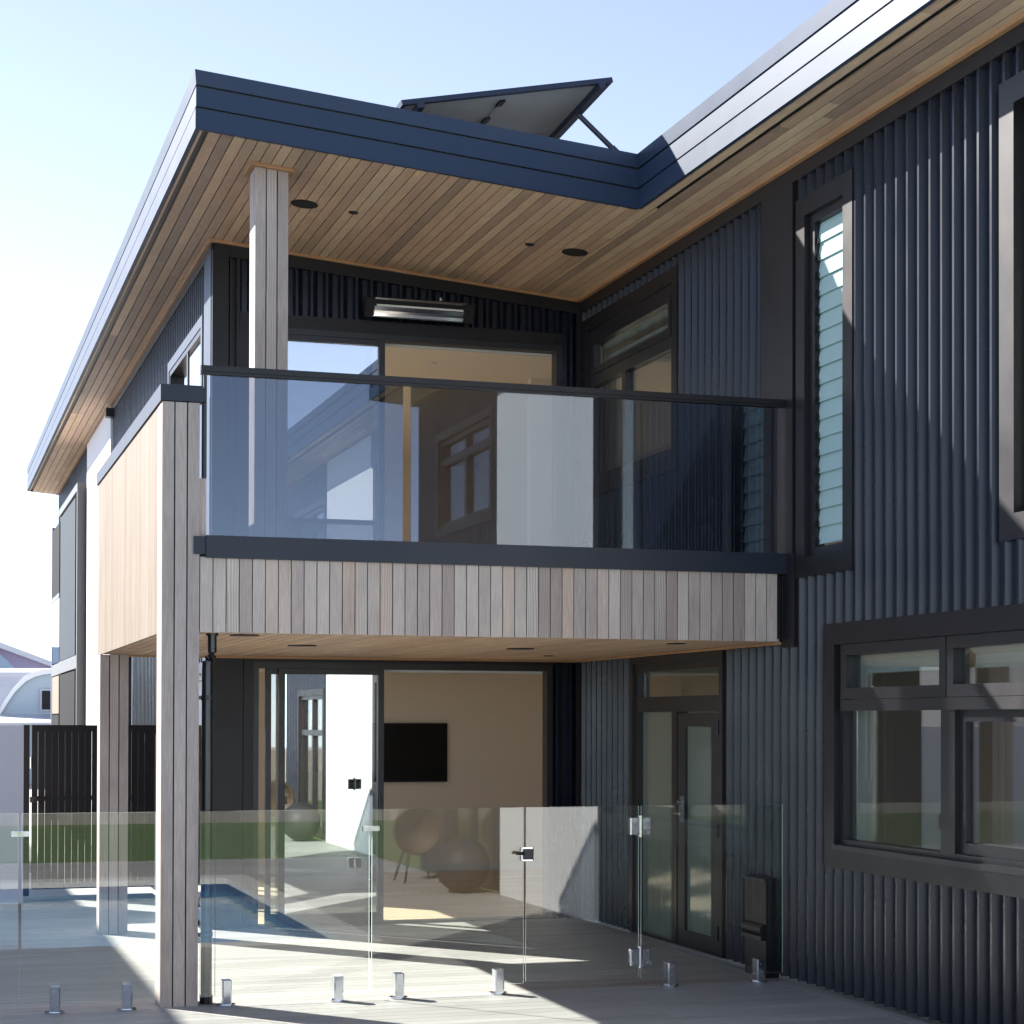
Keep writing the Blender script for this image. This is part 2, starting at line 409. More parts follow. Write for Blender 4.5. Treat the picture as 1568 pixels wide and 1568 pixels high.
# ---- right wing wall, windows and doors
W1 = (2.03, 4.33, 3.93, 5.61); LOU = (-1.0, -.16, 2.87, 5.55); BW = (-3.95, -2.78, 2.89, 5.53)
GD = (1.10, 3.07, 0., 2.40); GW = (-3.95, -.60, .86, 2.52); FL = (-.13, .40, 0., 5.83)
W2 = (-9.5, -7.15, 4.05, 5.3); GD2 = (-9.3, -7.2, 0.02, 2.35)
BAL = (.03, 4.40, 2.42, 2.97)
ribbed_wall('wing_cladding', RW, -4.0, 4.40, .02, 5.80, [W1, LOU, BW, GD, GW, (-.13, .40, 2.97, 5.8)], H)
ribbed_wall('wing_cladding', RW, -10.3, -6.93, .02, 5.80, [W2, GD2], H)
mb = MB(); mb.box(4.42, 4.62, -6.92, -4.01, 0, 5.8); mb.build('rendered_wall', WHITE, H)
mb = MB(); mb.box(4.476, 9.4, -10.46, -10.30, 0, 5.8); mb.build('end_wall', CLAD, H)
mb = MB()                                                          # flat flashing where balcony meets the wing
sbox(mb, RW, -.115, .405, 2.97, 5.70, 0, .046); sbox(mb, RW, -.165, -.118, 2.39, 5.70, 0, .010)
sbox(mb, RW, -.15, .03, 2.385, 3.045, -.002, .05)
mb.build('corner_flashing', TRIM, H)

def trims(name, S, o, w, d=.042, inner=-.10):
    """flashing ring round an opening plus the reveal inside it"""
    mb = MB(); ring(mb, S, *o, w, -.05, d)
    u0, u1, z0, z1 = o
    ring(mb, S, u0+w-.012, u1-w+.012, z0+w-.012, z1-w+.012, .012, inner, -.05)
    return mb.build(name, TRIM, H)
# W1 upper window by the corner
w1 = trims('window', RW, W1, .115)
mb = MB(); ring(mb, RW, 2.135, 4.215, 4.045, 5.495, .085, -.07, .005)
sbox(mb, RW, 2.22, 4.13, 4.965, 5.07, -.07, .005); sbox(mb, RW, 3.30, 3.385, 4.13, 4.965, -.07, .004)
ring(mb, RW, 2.222, 4.128, 5.072, 5.408, .055, -.05, .018)
mb.build('frame', FRAME, w1)
pane(RW, 2.27, 4.08, 5.12, 5.36, -.03, w1, WING); pane(RW, 2.22, 3.30, 4.13, 4.965, -.04, w1, WING); pane(RW, 3.385, 4.13, 4.13, 4.965, -.03, w1, WING)
mb = MB(); mb.tube([(4.60, 2.2, 5.36), (4.60, 4.15, 5.36)], .045, 14); mb.box(4.58, 4.60, 2.2, 4.15, 5.21, 5.24)
mb.build('roller_blind', BLINDM, w1, True)
# louvre window
wl = trims('louvre_window', RW, LOU, .135)
mb = MB(); ring(mb, RW, -.865, -.30, 3.0, 5.42, .07, -.08, .0)
mb.build('frame', FRAME, wl)
random.seed(5)
nb = 18; dz = (5.33-3.09)/nb
for i in range(nb):
    mb = MB(); z = 3.09+i*dz; tl = .011+random.uniform(-.0015, .0015)
    mb.hexa([(4.512-tl, -.795, z), (4.518-tl, -.795, z), (4.518-tl, -.372, z), (4.512-tl, -.372, z),
             (4.512+tl, -.795, z+dz+.018), (4.518+tl, -.795, z+dz+.018), (4.518+tl, -.372, z+dz+.018), (4.512+tl, -.372, z+dz+.018)])
    mb.build('louvre_blade', LOUV, wl)
mb = MB(); mb.box(4.50, 4.53, -.372, -.355, 3.07, 5.35); mb.build('blade_channel', BLK, wl)
for i in range(nb):
    mb = MB(); z = 3.09+i*dz; mb.hexa([(4.487, -.40, z-.008), (4.497, -.40, z-.008), (4.512, -.372, z), (4.495, -.372, z), (4.487, -.40, z+.03), (4.497, -.40, z+.03), (4.512, -.372, z+.05), (4.495, -.372, z+.05)])
    mb.build('blade_clip', BLK, wl)
# big upper window at the right
wb = trims('window', RW, BW, .15)
mb = MB(); ring(mb, RW, -3.80, -2.93, 3.04, 5.38, .06, -.10, -.045); mb.build('frame', FRAME, wb)
pane(RW, -3.74, -2.99, 3.10, 5.32, -.07, wb, WING)
# ground floor window of the wing
wg = trims('window', RW, GW, .145, inner=-.09)
mb = MB()
ring(mb, RW, -3.81, -.745, 1.005, 2.375, .05, -.08, -.002)
sbox(mb, RW, -3.76, -.795, 1.925, 2.0, -.08, .020)                                      # transom bar
for a, b in ((-2.16, -.80), (-3.75, -2.165)):                                          # two awning sashes
    ring(mb, RW, a+.004, b-.004, 2.003, 2.372, .075, -.06, .022)
sbox(mb, RW, -2.235, -2.075, 1.055, 1.925, -.085, .006)                                 # sliding stile
ring(mb, RW, -3.75, -2.235, 1.056, 1.924, .07, -.075, -.028)
sbox(mb, RW, -3.80, -.73, .985, 1.02, -.08, .05)                                        # sill nose
mb.build('frame', FRAME, wg)
pane(RW, -2.08, -.875, 2.078, 2.297, -.035, wg, WING); pane(RW, -3.68, -2.24, 2.078, 2.297, -.035, wg, WING)
pane(RW, -2.075, -.795, 1.055, 1.925, -.045, wg, WING); pane(RW, -3.68, -2.305, 1.126, 1.854, -.055, wg, WING)
for a, b in ((-2.1, -.86), (-3.7, -2.24)):
    mb = MB(); mb.tube([(4.62, a, 2.30), (4.62, b, 2.30)], .04, 14); mb.box(4.612, 4.616, a, b, 2.20, 2.30); mb.tube([(4.614, a, 2.19), (4.614, b, 2.19)], .014, 8)
    mb.build('roller_blind', BLINDM, wg, True)
mb = MB(); mb.box(4.575, 4.67, -.86, -.80, 1.02, 2.4); mb.build('reveal', REVEAL, wg)
mb = MB(); mb.tube([(4.60, -.90, 2.25), (4.60, -.895, 1.5), (4.60, -.93, 1.38), (4.60, -.965, 1.5), (4.60, -.96, 2.25)], .004, 6); mb.build('blind_chain', BLINDM, wg)
mb = MB(); mb.disc((4.50, -2.20, 2.16), .018, (1, 0, 0), .05, 12); mb.build('latch', STEEL, wg)
# ground floor door group
gd = MB(); ring(gd, RW, GD[0], GD[1], 0.02, 2.40, .05, -.08, .046, wb=.001)
ring(gd, RW, 1.15, 3.02, .021, 2.35, .075, -.08, .02, wb=.012)
sbox(gd, RW, 1.225, 2.945, 1.93, 2.06, -.08, .018); sbox(gd, RW, 2.075, 2.185, .033, 1.93, -.08, .018)
gd = gd.build('entry_door', FRAME, H)
pane(RW, 1.30, 2.93, 2.06, 2.275, -.03, gd, WING); pane(RW, 2.185, 2.945, .033, 1.93, -.03, gd, FROST, 'sidelight')
mb = MB(); ring(mb, RW, 1.235, 2.065, .035, 1.92, .15, -.03, .012, wt=.11, wb=.115); leaf = mb.build('door_leaf', FRAME, gd)
pane(RW, 1.385, 1.915, .15, 1.81, -.012, gd, FROST, 'door_glass')
mb = MB()
sbox(mb, RW, 1.965, 2.005, 1.02, 1.24, .012, .022); mb.tube([(4.452, 1.985, 1.10), (4.40, 1.985, 1.10), (4.395, 1.87, 1.10)], .010, 10); mb.disc((4.445, 1.985, 1.19), .02, (1, 0, 0), .03, 14)
mb.build('door_handle', STEEL, gd, True)
for z in (.15, .95, 1.75):
    mb = MB(); mb.disc((4.445, 1.228, z+.05), .012, (0, 0, 1), .11, 8); mb.build('door_hinge', BLK, gd)
# windows of the far part of the wing (behind the camera, seen in reflections)
for o in (W2, GD2):
    w = trims('window', RW, o, .10)
    mb = MB(); u0, u1, z0, z1 = o[0]+.09, o[1]-.09, o[2]+.09, o[3]-.09; zt = z0+(z1-z0)*.70
    ring(mb, RW, u0, u1, z0, z1, .07, -.08, .004); sbox(mb, RW, u0, u1, zt, zt+.09, -.08, .003); um = (u0+u1)/2
    sbox(mb, RW, um-.05, um+.05, z0, zt, -.08, .002); sbox(mb, RW, um-.03, um+.03, zt+.09, z1, -.08, .002)
    mb.build('frame', FRAME, w); pane(RW, u0+.07, u1-.07, z0+.07, z1-.07, -.04, w, WING)
mb = MB(); mb.box(4.9, 5.0, -10.2, -6.95, 0., 5.5); mb.build('interior_wall', GREYR, H)

# ---- rear walls of the recess
ribbed_wall('recess_cladding', RY, 1.22, 4.41, 5.50, 6.10, [], H)
ribbed_wall('recess_cladding', RY, 4.27, 4.44, 2.97, 5.50, [], H)
ribbed_wall('recess_cladding', RY, 4.18, 4.44, 0.0, 2.41, [], H)
mb = MB()
sbox(mb, RY, .972, 1.115, 2.97, 6.04, -.14, .05); sbox(mb, RY, 1.13, 1.155, 2.97, 5.98, -.14, .03); sbox(mb, RY, 1.19, 1.22, 2.97, 5.98, -.14, .03)
sbox(mb, RY, 1.115, 1.13, 2.97, 5.98, -.14, -.02); sbox(mb, RY, 1.155, 1.19, 2.97, 5.98, -.14, -.02)
sbox(mb, RY, 1.22, 4.27, 5.385, 5.50, -.14, .046)
sbox(mb, RY, .972, 1.255, 0., 2.41, -.14, .048); sbox(mb, RY, 1.262, 1.35, 0., 2.41, -.14, .048); sbox(mb, RY, 1.255, 1.262, 0., 2.41, -.14, .02)
sbox(mb, RY, 1.35, 4.19, 2.375, 2.41, -.14, .05)
sbox(mb, RY, 1.22, 1.3515, 2.97, 5.385, -.14, .035); sbox(mb, RY, 4.405, 4.50, 0., 2.41, -.14, .05); sbox(mb, RY, 4.405, 4.50, 2.97, 5.80, -.14, .05)
mb.build('corner_panel', TRIM, H)
def slider(z0, z1, name, xr, g0, g1):
    mb = MB()
    sbox(mb, RY, 1.352, 1.40, z0, z1, -.10, .04); sbox(mb, RY, xr, xr+.055, z0, z1, -.10, .04)
    sbox(mb, RY, 1.40, xr, z1-.055, z1, -.10, .04); sbox(mb, RY, 1.40, xr, z0, z0+.02, -.10, .04)
    d = mb.build(name, FRAME, H)
    mb = MB(); ring(mb, RY, 1.585, 2.552, z0+.021, z1-.056, .055, -.02, .03, wt=.05, wb=.09)
    mb2 = mb.build('sliding_leaf', FRAME, d); pane(RY, 1.64, 2.47 if False else 2.497, z0+.11, z1-.106, .0, d, COAT)
    mb = MB(); ring(mb, RY, 1.475, 2.45, z0+.021, z1-.056, .05, -.08, -.03, wt=.05, wb=.09)
    mb.build('fixed_leaf', FRAME, d); pane(RY, 1.525, 2.40, z0+.11, z1-.106, -.05, d, WING)
    mb = MB(); sbox(mb, RY, 2.505, 2.525, z0+.85, z0+1.15, .03, .07); mb.build('door_handle', BLK, d)
    mb = MB(); sbox(mb, RY, 2.5, xr, z1-.075, z1-.056, -.14, -.10); mb.build('reveal', REVEAL, d)
    return d
slider(.0, 2.375, 'sliding_door', 4.12, 0, 0)
slider(2.98, 5.385, 'sliding_door', 4.205, 0, 0)

# ---- left wall
LU = (4.98, 7.5, 3.2, 5.58); LG = (4.75, 8.3, .02, 2.38); LG2 = (10.75, 11.7, .15, 2.8)  # the LG opening is enlarged to bring more sun into the room
LU2_ADDED = (7.9, 9.85, 3.05, 4.75); LG3_ADDED = (8.4, 9.9, .02, 1.7); LU3_ADDED = (10.1, 13.1, 3.05, 4.85)  # unseen windows, added to let more sun into the rooms
ribbed_wall('side_cladding', LW, 4.87, 13.45, 0., 6.09, [LU, LG, LG2, LU2_ADDED, LG3_ADDED, LU3_ADDED], H)
ribbed_wall('side_cladding', LW, 17.22, 23.9, 0., 6.09, [(17.3, 23.5, 0, 5.53)], H)
mb = MB(); mb.box(.945, 1.12, 13.46, 17.2, 0., 6.1); mb.build('rendered_wall', WHITE, H)
mb = MB(); mb.box(.965, 1.1, 4.46, 4.865, 0, 6.05); mb.build('corner_flashing', FASC, H)
mb = MB(); mb.box(.87, 1.0, 13.30, 13.44, 5.93, 6.05); mb.build('floodlight', BLK, H)
for nm, o in (('window', LU), ('window', LG), ('window', LG2), ('window', LU2_ADDED), ('window', LG3_ADDED), ('window', LU3_ADDED)):  # list ends with the added, unseen windows
    mb = MB(); ring(mb, LW, *o, .10, -.05, .042); w = mb.build(nm, FASC, H)
    u0, u1, z0, z1 = o[0]+.10, o[1]-.10, o[2]+.10, o[3]-.10
    fd = .034 if o is LU else 0.
    mb = MB(); ring(mb, LW, u0, u1, z0, z1, .055, -.09, fd); um = u0+(u1-u0)*(.42 if o is LU else .5); sbox(mb, LW, um-.04, um+.04, z0, z1, -.09, fd-.003)
    mb.build('frame', FRAME, w)
    pane(LW, u0+.05, um-.04, z0+.05, z1-.05, fd-.012 if fd else -.04, w, GLASS); pane(LW, um+.04, u1-.05, z0+.05, z1-.05, -.04, w, GLASS)
# projecting two storey bay frame
mb = MB()
mb.box(.81, 1.0, 17.3, 17.42, 0, 5.53); mb.box(.85, 1.0, 21.35, 21.5, 0, 5.42); mb.box(.81, 1.0, 17.42, 21.35, 5.41, 5.53); mb.box(.81, 1.0, 17.42, 21.35, 2.66, 2.86)
mb.box(.83, 1.0, 23.35, 23.5, 0, 5.42); mb.box(.83, 1.0, 21.5, 23.35, 2.66, 2.86); mb.box(.83, 1.0, 21.5, 23.35, 4.02, 4.10)
bay = mb.build('bay_frame', GREYR, H)
SCRN = plain('sunscreen_metal', (.045, .058, .075), .8, noise=.05, spec=.1)
DSCR = plain('dark_screen', (.007, .008, .012), .8, spec=.1)
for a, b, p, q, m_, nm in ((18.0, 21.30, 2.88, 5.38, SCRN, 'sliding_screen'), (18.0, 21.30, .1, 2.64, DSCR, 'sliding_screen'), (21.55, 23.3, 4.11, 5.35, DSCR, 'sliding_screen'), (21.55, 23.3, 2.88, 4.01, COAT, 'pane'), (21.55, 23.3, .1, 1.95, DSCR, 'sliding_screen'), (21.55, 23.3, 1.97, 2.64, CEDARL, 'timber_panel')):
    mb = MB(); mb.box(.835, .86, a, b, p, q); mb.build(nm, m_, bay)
mb = MB(); mb.box(.97, 1.1, 17.35, 23.4, 0, 5.5); mb.build('bay_back', CLAD, H)
mb = MB(); mb.box(1.0, 9.4, 23.9, 24.0, 0, 6.1); mb.build('end_wall', CLAD, H)

# ---- timber posts, balcony box
def board_post(x0, x1, y0, y1, z0, z1, n, name='timber_post', mat=POSTW, side=None):
    """post cased in vertical boards"""
    mb = MB(); w = (x1-x0)/n; g = .0045
    mb.box(x0+.016, x1-.016, y0+.012, y1-.012, z0+.002, z1-.002, .0, 1)
    for i in range(n):
        a, b = x0+i*w, x0+(i+1)*w
        mb.box(a+(g if i else .001), b-(g if i < n-1 else .001), y0, y0+.019, z0, z1, random.random())
        mb.box(a+(g if i else .001), b-(g if i < n-1 else .001), y1-.019, y1, z0, z1, random.random())
    w = (y1-y0-.04)/n
    for i in range(n):
        a, b = y0+.02+i*w, y0+.02+(i+1)*w
        mb.box(x0, x0+.019, a+.001, b-.002, z0, z1, random.random()); mb.box(x1-.019, x1, a+.001, b-.002, z0, z1, random.random())
    return mb.build(name, [mat, BLACK], H)
random.seed(21)
board_post(0, .244, 0, .25, .0, 3.915, 3)
board_post(0, .244, 4.31, 4.56, .0, 2.42, 3)
board_post(.947, 1.205, 2.04, 2.29, 2.98, zs(1.08)-.012, 3)
mb = MB(); mb.hexa([(.905, 2.0, zs(.905)-.028), (1.245, 2.0, zs(1.245)-.028), (1.245, 2.33, zs(1.245)-.028), (.905, 2.33, zs(.905)-.028),
                    (.905, 2.0, zs(.905)-.001), (1.245, 2.0, zs(1.245)-.001), (1.245, 2.33, zs(1.245)-.001), (.905, 2.33, zs(.905)-.001)])
mb.build('post_collar', SOFTRIM, H)
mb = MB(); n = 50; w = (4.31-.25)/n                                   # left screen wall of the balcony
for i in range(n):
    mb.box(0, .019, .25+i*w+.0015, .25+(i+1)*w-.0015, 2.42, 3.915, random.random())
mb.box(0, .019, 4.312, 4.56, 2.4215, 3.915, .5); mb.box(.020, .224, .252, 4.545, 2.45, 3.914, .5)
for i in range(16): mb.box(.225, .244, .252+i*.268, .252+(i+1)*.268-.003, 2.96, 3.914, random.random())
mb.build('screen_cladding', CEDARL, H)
mb = MB(); n = 48; w = (4.370-.2455)/n; random.seed(33)               # front band of boards
for i in range(n):
    mb.box(.2455+i*w+.0032, .2455+(i+1)*w-.0032, .0, .019, 2.425, 2.915, random.random())
mb.box(.247, 4.369, .0125, .06, 2.43, 2.95, 0., 1)
mb.box(.2455, .29, .03, .2, 2.95, 3.43, .3)
mb.build('balcony_cladding', [CEDAR, BLACK], H)
mb = MB()
mb.box(.284, 4.432, -.028, .09, 2.909, 3.055); mb.box(.205, .2835, -.012, .06, 2.932, 3.048)
mb.box(-.012, .262, -.012, 4.63, 3.92, 4.026)
mb.box(.262, .285, -.006, .10, 3.925, 4.018)
mb.build('cap_flashing', CAPM, H)
mb = MB(); mb.box(.02, 4.43, .062, 4.40, 2.455, 2.945); mb.build('balcony_slab', BLACK, H)
mb = MB(); y = .1
while y < 4.36: mb.box(.25, 4.42, y, y+.132, 2.95, 2.975, random.random()); y += .1365
mb.build('balcony_deck', DECK, H)
mb = MB(); n = 50; w = 4.375/n; random.seed(8)                        # underside boards
for i in range(n): mb.box(.02+i*w+.0045, .02+(i+1)*w-.0045, .02, 4.40, 2.425, 2.443, .25+.75*random.random())
mb.build('balcony_soffit', SOFFIT, H)
mb = MB(); mb.box(.25, 4.40, 4.375, 4.40, 2.405, 2.424); mb.box(4.40, 4.425, .05, 4.40, 2.405, 2.424); mb.build('soffit_mould', SOFTRIM, H)

# ---- downpipe
mb = MB()
mb.tube([(.350, .15, 2.424), (.350, .15, 2.30), (.348, .148, 2.275), (.338, .135, 2.25), (.326, .115, 2.235)], .030, 16)
mb.tube([(.326, .115, 2.262), (.320, .106, 2.258), (.313, .100, 2.235), (.312, .10, 2.20), (.312, .10, .03)], [.012, .026, .035, .037, .037], 18)
mb.disc((.350, .15, 2.417), .042, (0, 0, 1), .014, 20)
dp = mb.build('downpipe', PIPE, H, True)
for z in (2.0, .45):
    mb = MB(); mb.disc((.312, .10, z), .042, (0, 0, 1), .03, 16); mb.box(.24, .30, .09, .11, z-.012, z+.012); mb.build('pipe_bracket', BLK, dp)
mb = MB(); mb.disc((.312, .10, .028), .043, (0, 0, 1), .055, 16); mb.build('pipe_shoe', BLK, dp)

# ---- interiors
def room(x0, x1, y0, y1, z0, z1, wallm, nofront=True, holes_l=None):
    mb = MB(); mb.box(x0, x1, y1, y1+.1, z0, z1); mb.box(x1, x1+.1, y0, y1+.1, z0, z1)
    mb.build('interior_wall', wallm, H)
    mb = MB(); mb.box(x0, x1+.1, y0, y1+.1, z1, z1+.06); mb.build('interior_ceiling', CEILM, H)
def floor(x0, x1, y0, y1, z):
    mb = MB(); x = y0
    while x < y1: mb.box(x0, x1, x, min(x+.178, y1), z-.02, z, random.random()); x += .18
    mb.build('interior_floor', FLOORW, H)
room(1.2, 6.3, 4.60, 9.97, 0., 2.42, PLAST); floor(1.15, 6.3, 4.46, 9.97, .006)
room(1.2, 7.2, 4.60, 13.3, 2.98, 5.47, PLAST); floor(1.15, 7.2, 4.46, 13.3, 2.986)
mb = MB(); mb.box(1.2, 6.29, 9.955, 9.969, .01, .10); mb.build('skirting', WHITE, H)
mb = MB(); mb.box(4.95, 5.03, 9.962, 9.969, .28, .40); mb.build('power_socket', WHITE, H)
mb = MB(); mb.box(4.64, 7.2, 6.5, 6.62, 2.98, 5.47); mb.build('interior_wall', PLAST, H)
mb = MB(); mb.disc((3.42, 6.0, 5.462), .05, (0, 0, 1), .02, 20); mb.build('smoke_alarm', WHITE, H)
lining('interior_wall', LW, 4.6, 13.35, 0., 5.5, [LU, LG, LU2_ADDED, LG3_ADDED, LU3_ADDED, LG2], H, PLASTL, -.20, -.15)
for z0, z1 in ((0., 2.42), (2.98, 5.47)):
    mb = MB()
    for a, b, p, q in rects(-3.9, 4.40, z0, z1, [(-3.6, .6, z0+.7, z0+2.0)]): mb.box(8.4, 8.5, a, b, p, q)  # unseen opening added in the far wall to let sky light in
    mb.box(4.66, 8.4, 4.30, 4.40, z0, z1); mb.box(4.66, 8.4, -4.0, -3.9, z0, z1)
    mb.build('interior_wall', PLASTL if z0 < 1 else PLAST, H)
    mb = MB(); mb.box(4.63, 8.5, -4.0, 4.44, z1, z1+.06); mb.build('interior_ceiling', CEILM, H); floor(4.63, 8.4, -3.9, 4.3, z0+.006)
    lining('interior_wall', RW, -4.0, 4.3, z0, z1, [W1, LOU, BW, GD, GW], H, PLASTL, -.18, -.145)
mb = MB(); mb.box(1.1, 9.4, 4.60, 24., 2.49, 2.93); mb.box(4.65, 9.4, -10.3, 4.58, 2.49, 2.93); mb.build('floor_slab', BLACK, H)

# ================================================================== things on and round the house
# television on the back wall
tv = thing('television', 'black flat television on the beige wall seen through the ground floor door', 'television', (4.05, 9.96, 1.465))
mb = MB(); mb.box(3.40, 4.69, 9.915, 9.968, 1.105, 1.825); mb.build('casing', BLK, tv)
mb = MB(); mb.box(3.412, 4.678, 9.911, 9.9148, 1.125, 1.813); mb.build('screen', SCREEN, tv)

# strip heater on the upper wall
ht = thing('patio_heater', 'black strip heater with chrome reflector above the upper sliding door', 'heater', (2.85, 4.40, 5.6))
def tilt(u0, u1, pr):
    """extrude a (depth-out, z) profile along X"""
    m = MB(); n = len(pr); i = 0
    m.v = [(u0, 4.40-d, z) for d, z in pr] + [(u1, 4.40-d, z) for d, z in pr]
    m.f = [tuple(range(n)), tuple(range(2*n-1, n-1, -1))] + [(k, n+k, n+(k+1) % n, (k+1) % n) for k in range(n)]
    m.r = [.5]*len(m.f); m.m = [0]*len(m.f)
    return m
tilt(2.33, 3.345, [(.06, 5.70), (.205, 5.675), (.225, 5.66), (.21, 5.65), (.125, 5.505), (.06, 5.53)]).build('housing', BLACK, ht)
m = MB()
ps = [(.228, 5.662), (.205, 5.645), (.188, 5.62), (.176, 5.59), (.166, 5.56), (.156, 5.54), (.150, 5.508)]
for (d0, z0), (d1, z1) in zip(ps, ps[1:]):
    m.face([(2.415, 4.40-d0, z0), (2.40, 4.40-d1, z1), (3.235, 4.40-d1, z1), (3.25, 4.40-d0, z0)])
m.face([(2.405, 4.40-.222, 5.655), (2.405, 4.40-.17, 5.63), (2.40, 4.40-.140, 5.515)]); m.face([(3.25, 4.40-.222, 5.655), (3.25, 4.40-.17, 5.63), (3.245, 4.40-.140, 5.515)])
m.build('reflector', CHROME, ht)
m = MB(); m.tube([(2.42, 4.40-.21, 5.60), (3.23, 4.40-.21, 5.60)], .009, 10); m.build('heating_tube', BLINDM, ht)
m = MB(); m.tube([(2.40, 4.40-.232, 5.657), (3.255, 4.40-.232, 5.657)], .006, 6); m.tube([(2.39, 4.40-.150, 5.508), (3.24, 4.40-.150, 5.508)], .006, 6)
m.build('rim', STEEL, ht)
for x in (2.55, 3.1):
    m = MB(); m.box(x, x+.04, 4.33, 4.409, 5.58, 5.66); m.build('wall_bracket', BLK, ht)
m = MB(); m.disc((3.02, 4.40-.20, 5.69), .016, (0, 0, 1), .03, 12); m.build('indicator', STEEL, ht)
# small wall sensor by the door head
m = MB(); m.box(4.20, 4.24, 4.37, 4.398, 5.405, 5.475); m.disc((4.22, 4.36, 5.44), .018, (0, 1, 0), .03, 14)
tag(m.build('wall_sensor', BLK), 'small black sensor above the right end of the upper door', 'sensor')

# solar panel on the roof
R0, R1, L0 = Vector((3.72, 1.65, 6.96)), Vector((3.58, 2.75, 6.75)), Vector((2.0, 1.65, 6.6))
ex, ey = (L0-R0), (R1-R0); en = ey.cross(ex).normalized()
if en.z < 0: en = -en
sp = thing('solar_panel', 'tilted solar panel with dark frame propped up on the roof', 'solar panel', (2.9, 2.2, 6.3))
def pq(a, b, h): return R0 + ex*a + ey*b + en*h
def pbox(m, a0, a1, b0, b1, h0, h1):
    m.hexa([pq(a0, b0, h0), pq(a1, b0, h0), pq(a1, b1, h0), pq(a0, b1, h0), pq(a0, b0, h1), pq(a1, b0, h1), pq(a1, b1, h1), pq(a0, b1, h1)])
m = MB(); pbox(m, 0, 1, 0, .028, -.04, 0); pbox(m, 0, 1, .972, 1, -.04, 0); pbox(m, 0, .018, .028, .972, -.04, 0); pbox(m, .982, 1, .028, .972, -.04, 0)
m.build('frame', PVF, sp)
m = MB(); pbox(m, .018, .982, .028, .972, -.014, -.010); m.build('back_sheet', PVB, sp)
m = MB(); pbox(m, .018, .982, .028, .972, -.0095, -.003); m.build('cell_face', PVG, sp)
for b in (.14, .40, .66):
    m = MB(); pbox(m, .478, .505, b, b+.075, -.032, -.0145); m.build('junction_box', BLK, sp)
m = MB(); pbox(m, .487, .492, .21, .66, -.020, -.0145); m.build('cable', STEEL, sp)
for a in (.045, .905):
    m = MB(); pbox(m, a, a+.03, -.012, 1.01, -.085, -.041); m.build('mounting_rail', PVF, sp)
m = MB(); pbox(m, .06, .93, .83, .86, -.085, -.0405); m.build('cross_rail', PVF, sp)
for a, f in ((.06, (4.16, 2.0, 6.255)), (.92, (2.15, 2.2, 6.44))):
    m = MB(); p = pq(a, .40, -.06); q = Vector(f); m.tube([tuple(p), tuple(p+(q-p)*.55)], .022, 10); m.tube([tuple(p+(q-p)*.5), tuple(q)], .028, 10)
    m.build('strut', PVF, sp)
m = MB(); m.box(4.09, 4.24, 1.95, 2.05, 6.245, 6.275); m.build('foot_plate', PVF, sp)

# balustrade of tinted glass
bl = thing('glass_balustrade', 'grey tinted glass balustrade with slim dark handrail on the balcony edge', 'balustrade', (2.35, .03, 3.055))
S0 = ('y', .036)
for a, b in ((.312, 1.612), (1.667, 4.388)):
    pane(S0, a, b, 3.0, 4.128, 0., bl, TINT, 'glass_panel', edge=False)
m = MB(); m.box(.250, 4.425, .004, .064, 4.128, 4.166); m.box(.250, 4.425, .012, .056, 4.110, 4.1275); m.build('handrail', TRIM, bl)
m = MB(); m.box(.270, .290, .02, .052, 3.43, 4.11); m.build('end_channel', BLK, bl)

# glass pool fence
FY = -.03; S1 = ('y', FY)
fe = thing('glass_fence', 'frameless clear glass pool fence on steel spigots across the deck', 'fence', (0, FY, 0))
for a, b in ((-3.3, -2.1), (-2.08, -.888), (-.868, -.036), (.350, 1.372), (1.390, 2.452), (3.312, 4.396)):
    pane(S1, a, b, .062, 1.262, .006, fe, GLASS, 'glass_panel', .012, True)
pane(S1, .250, .348, .062, 1.262, .006, fe, GLASS, 'glass_panel', .012, True)
def spigot(x):
    m = MB(); m.chbox(x-.031, x+.031, FY-.062, FY+.030, .012, .168, .008); m.disc((x, FY-.061, .135), .008, (0, 1, 0), .008, 12); m.disc((x, FY-.061, .085), .008, (0, 1, 0), .008, 12)
    o = m.build('spigot', STEEL, fe)
    m = MB(); m.disc((x, FY-.016, .006), .062, (0, 0, 1), .012, 28); m.build('base_plate', STEEL, o, True)
for x in (-2.9, -1.5, -.662, -.214, .42, 1.157, 1.57, 2.267, 3.525, 4.204): spigot(x)
for x in (-.878, 1.381):
    m = MB(); m.box(x-.055, x+.055, FY-.022, FY+.010, 1.118, 1.150); m.build('clamp', STEEL, fe)
gt = thing('glass_gate', 'frameless glass gate with steel hinges and black latch in the pool fence', 'gate', (2.9, FY, 0))
pane(S1, 2.468, 3.294, .075, 1.262, .006, gt, GLASS, 'glass_panel', .012, True)
for z in (1.121, .212):
    m = MB(); m.chbox(3.225, 3.298, FY-.026, FY+.014, z-.058, z+.058, .006); m.chbox(3.308, 3.380, FY-.026, FY+.014, z-.058, z+.058, .006); m.disc((3.303, FY-.02, z), .014, (0, 0, 1), .15, 14)
    for xx in (3.245, 3.36):
        for zz in (-.04, .04): m.disc((xx, FY-.027, z+zz), .007, (0, 1, 0), .006, 10)
    m.build('hinge', STEEL, gt)
m = MB(); m.chbox(2.428, 2.518, FY-.028, FY-.004, .898, .990, .010); lt = m.build('latch_plate', STEEL, gt)
m = MB(); m.chbox(2.438, 2.508, FY-.050, FY-.029, .908, .980, .008); m.tube([(2.44, FY-.04, .948), (2.405, FY-.045, .952), (2.385, FY-.045, .952)], .011, 8); m.build('latch_knob', BLK, lt)

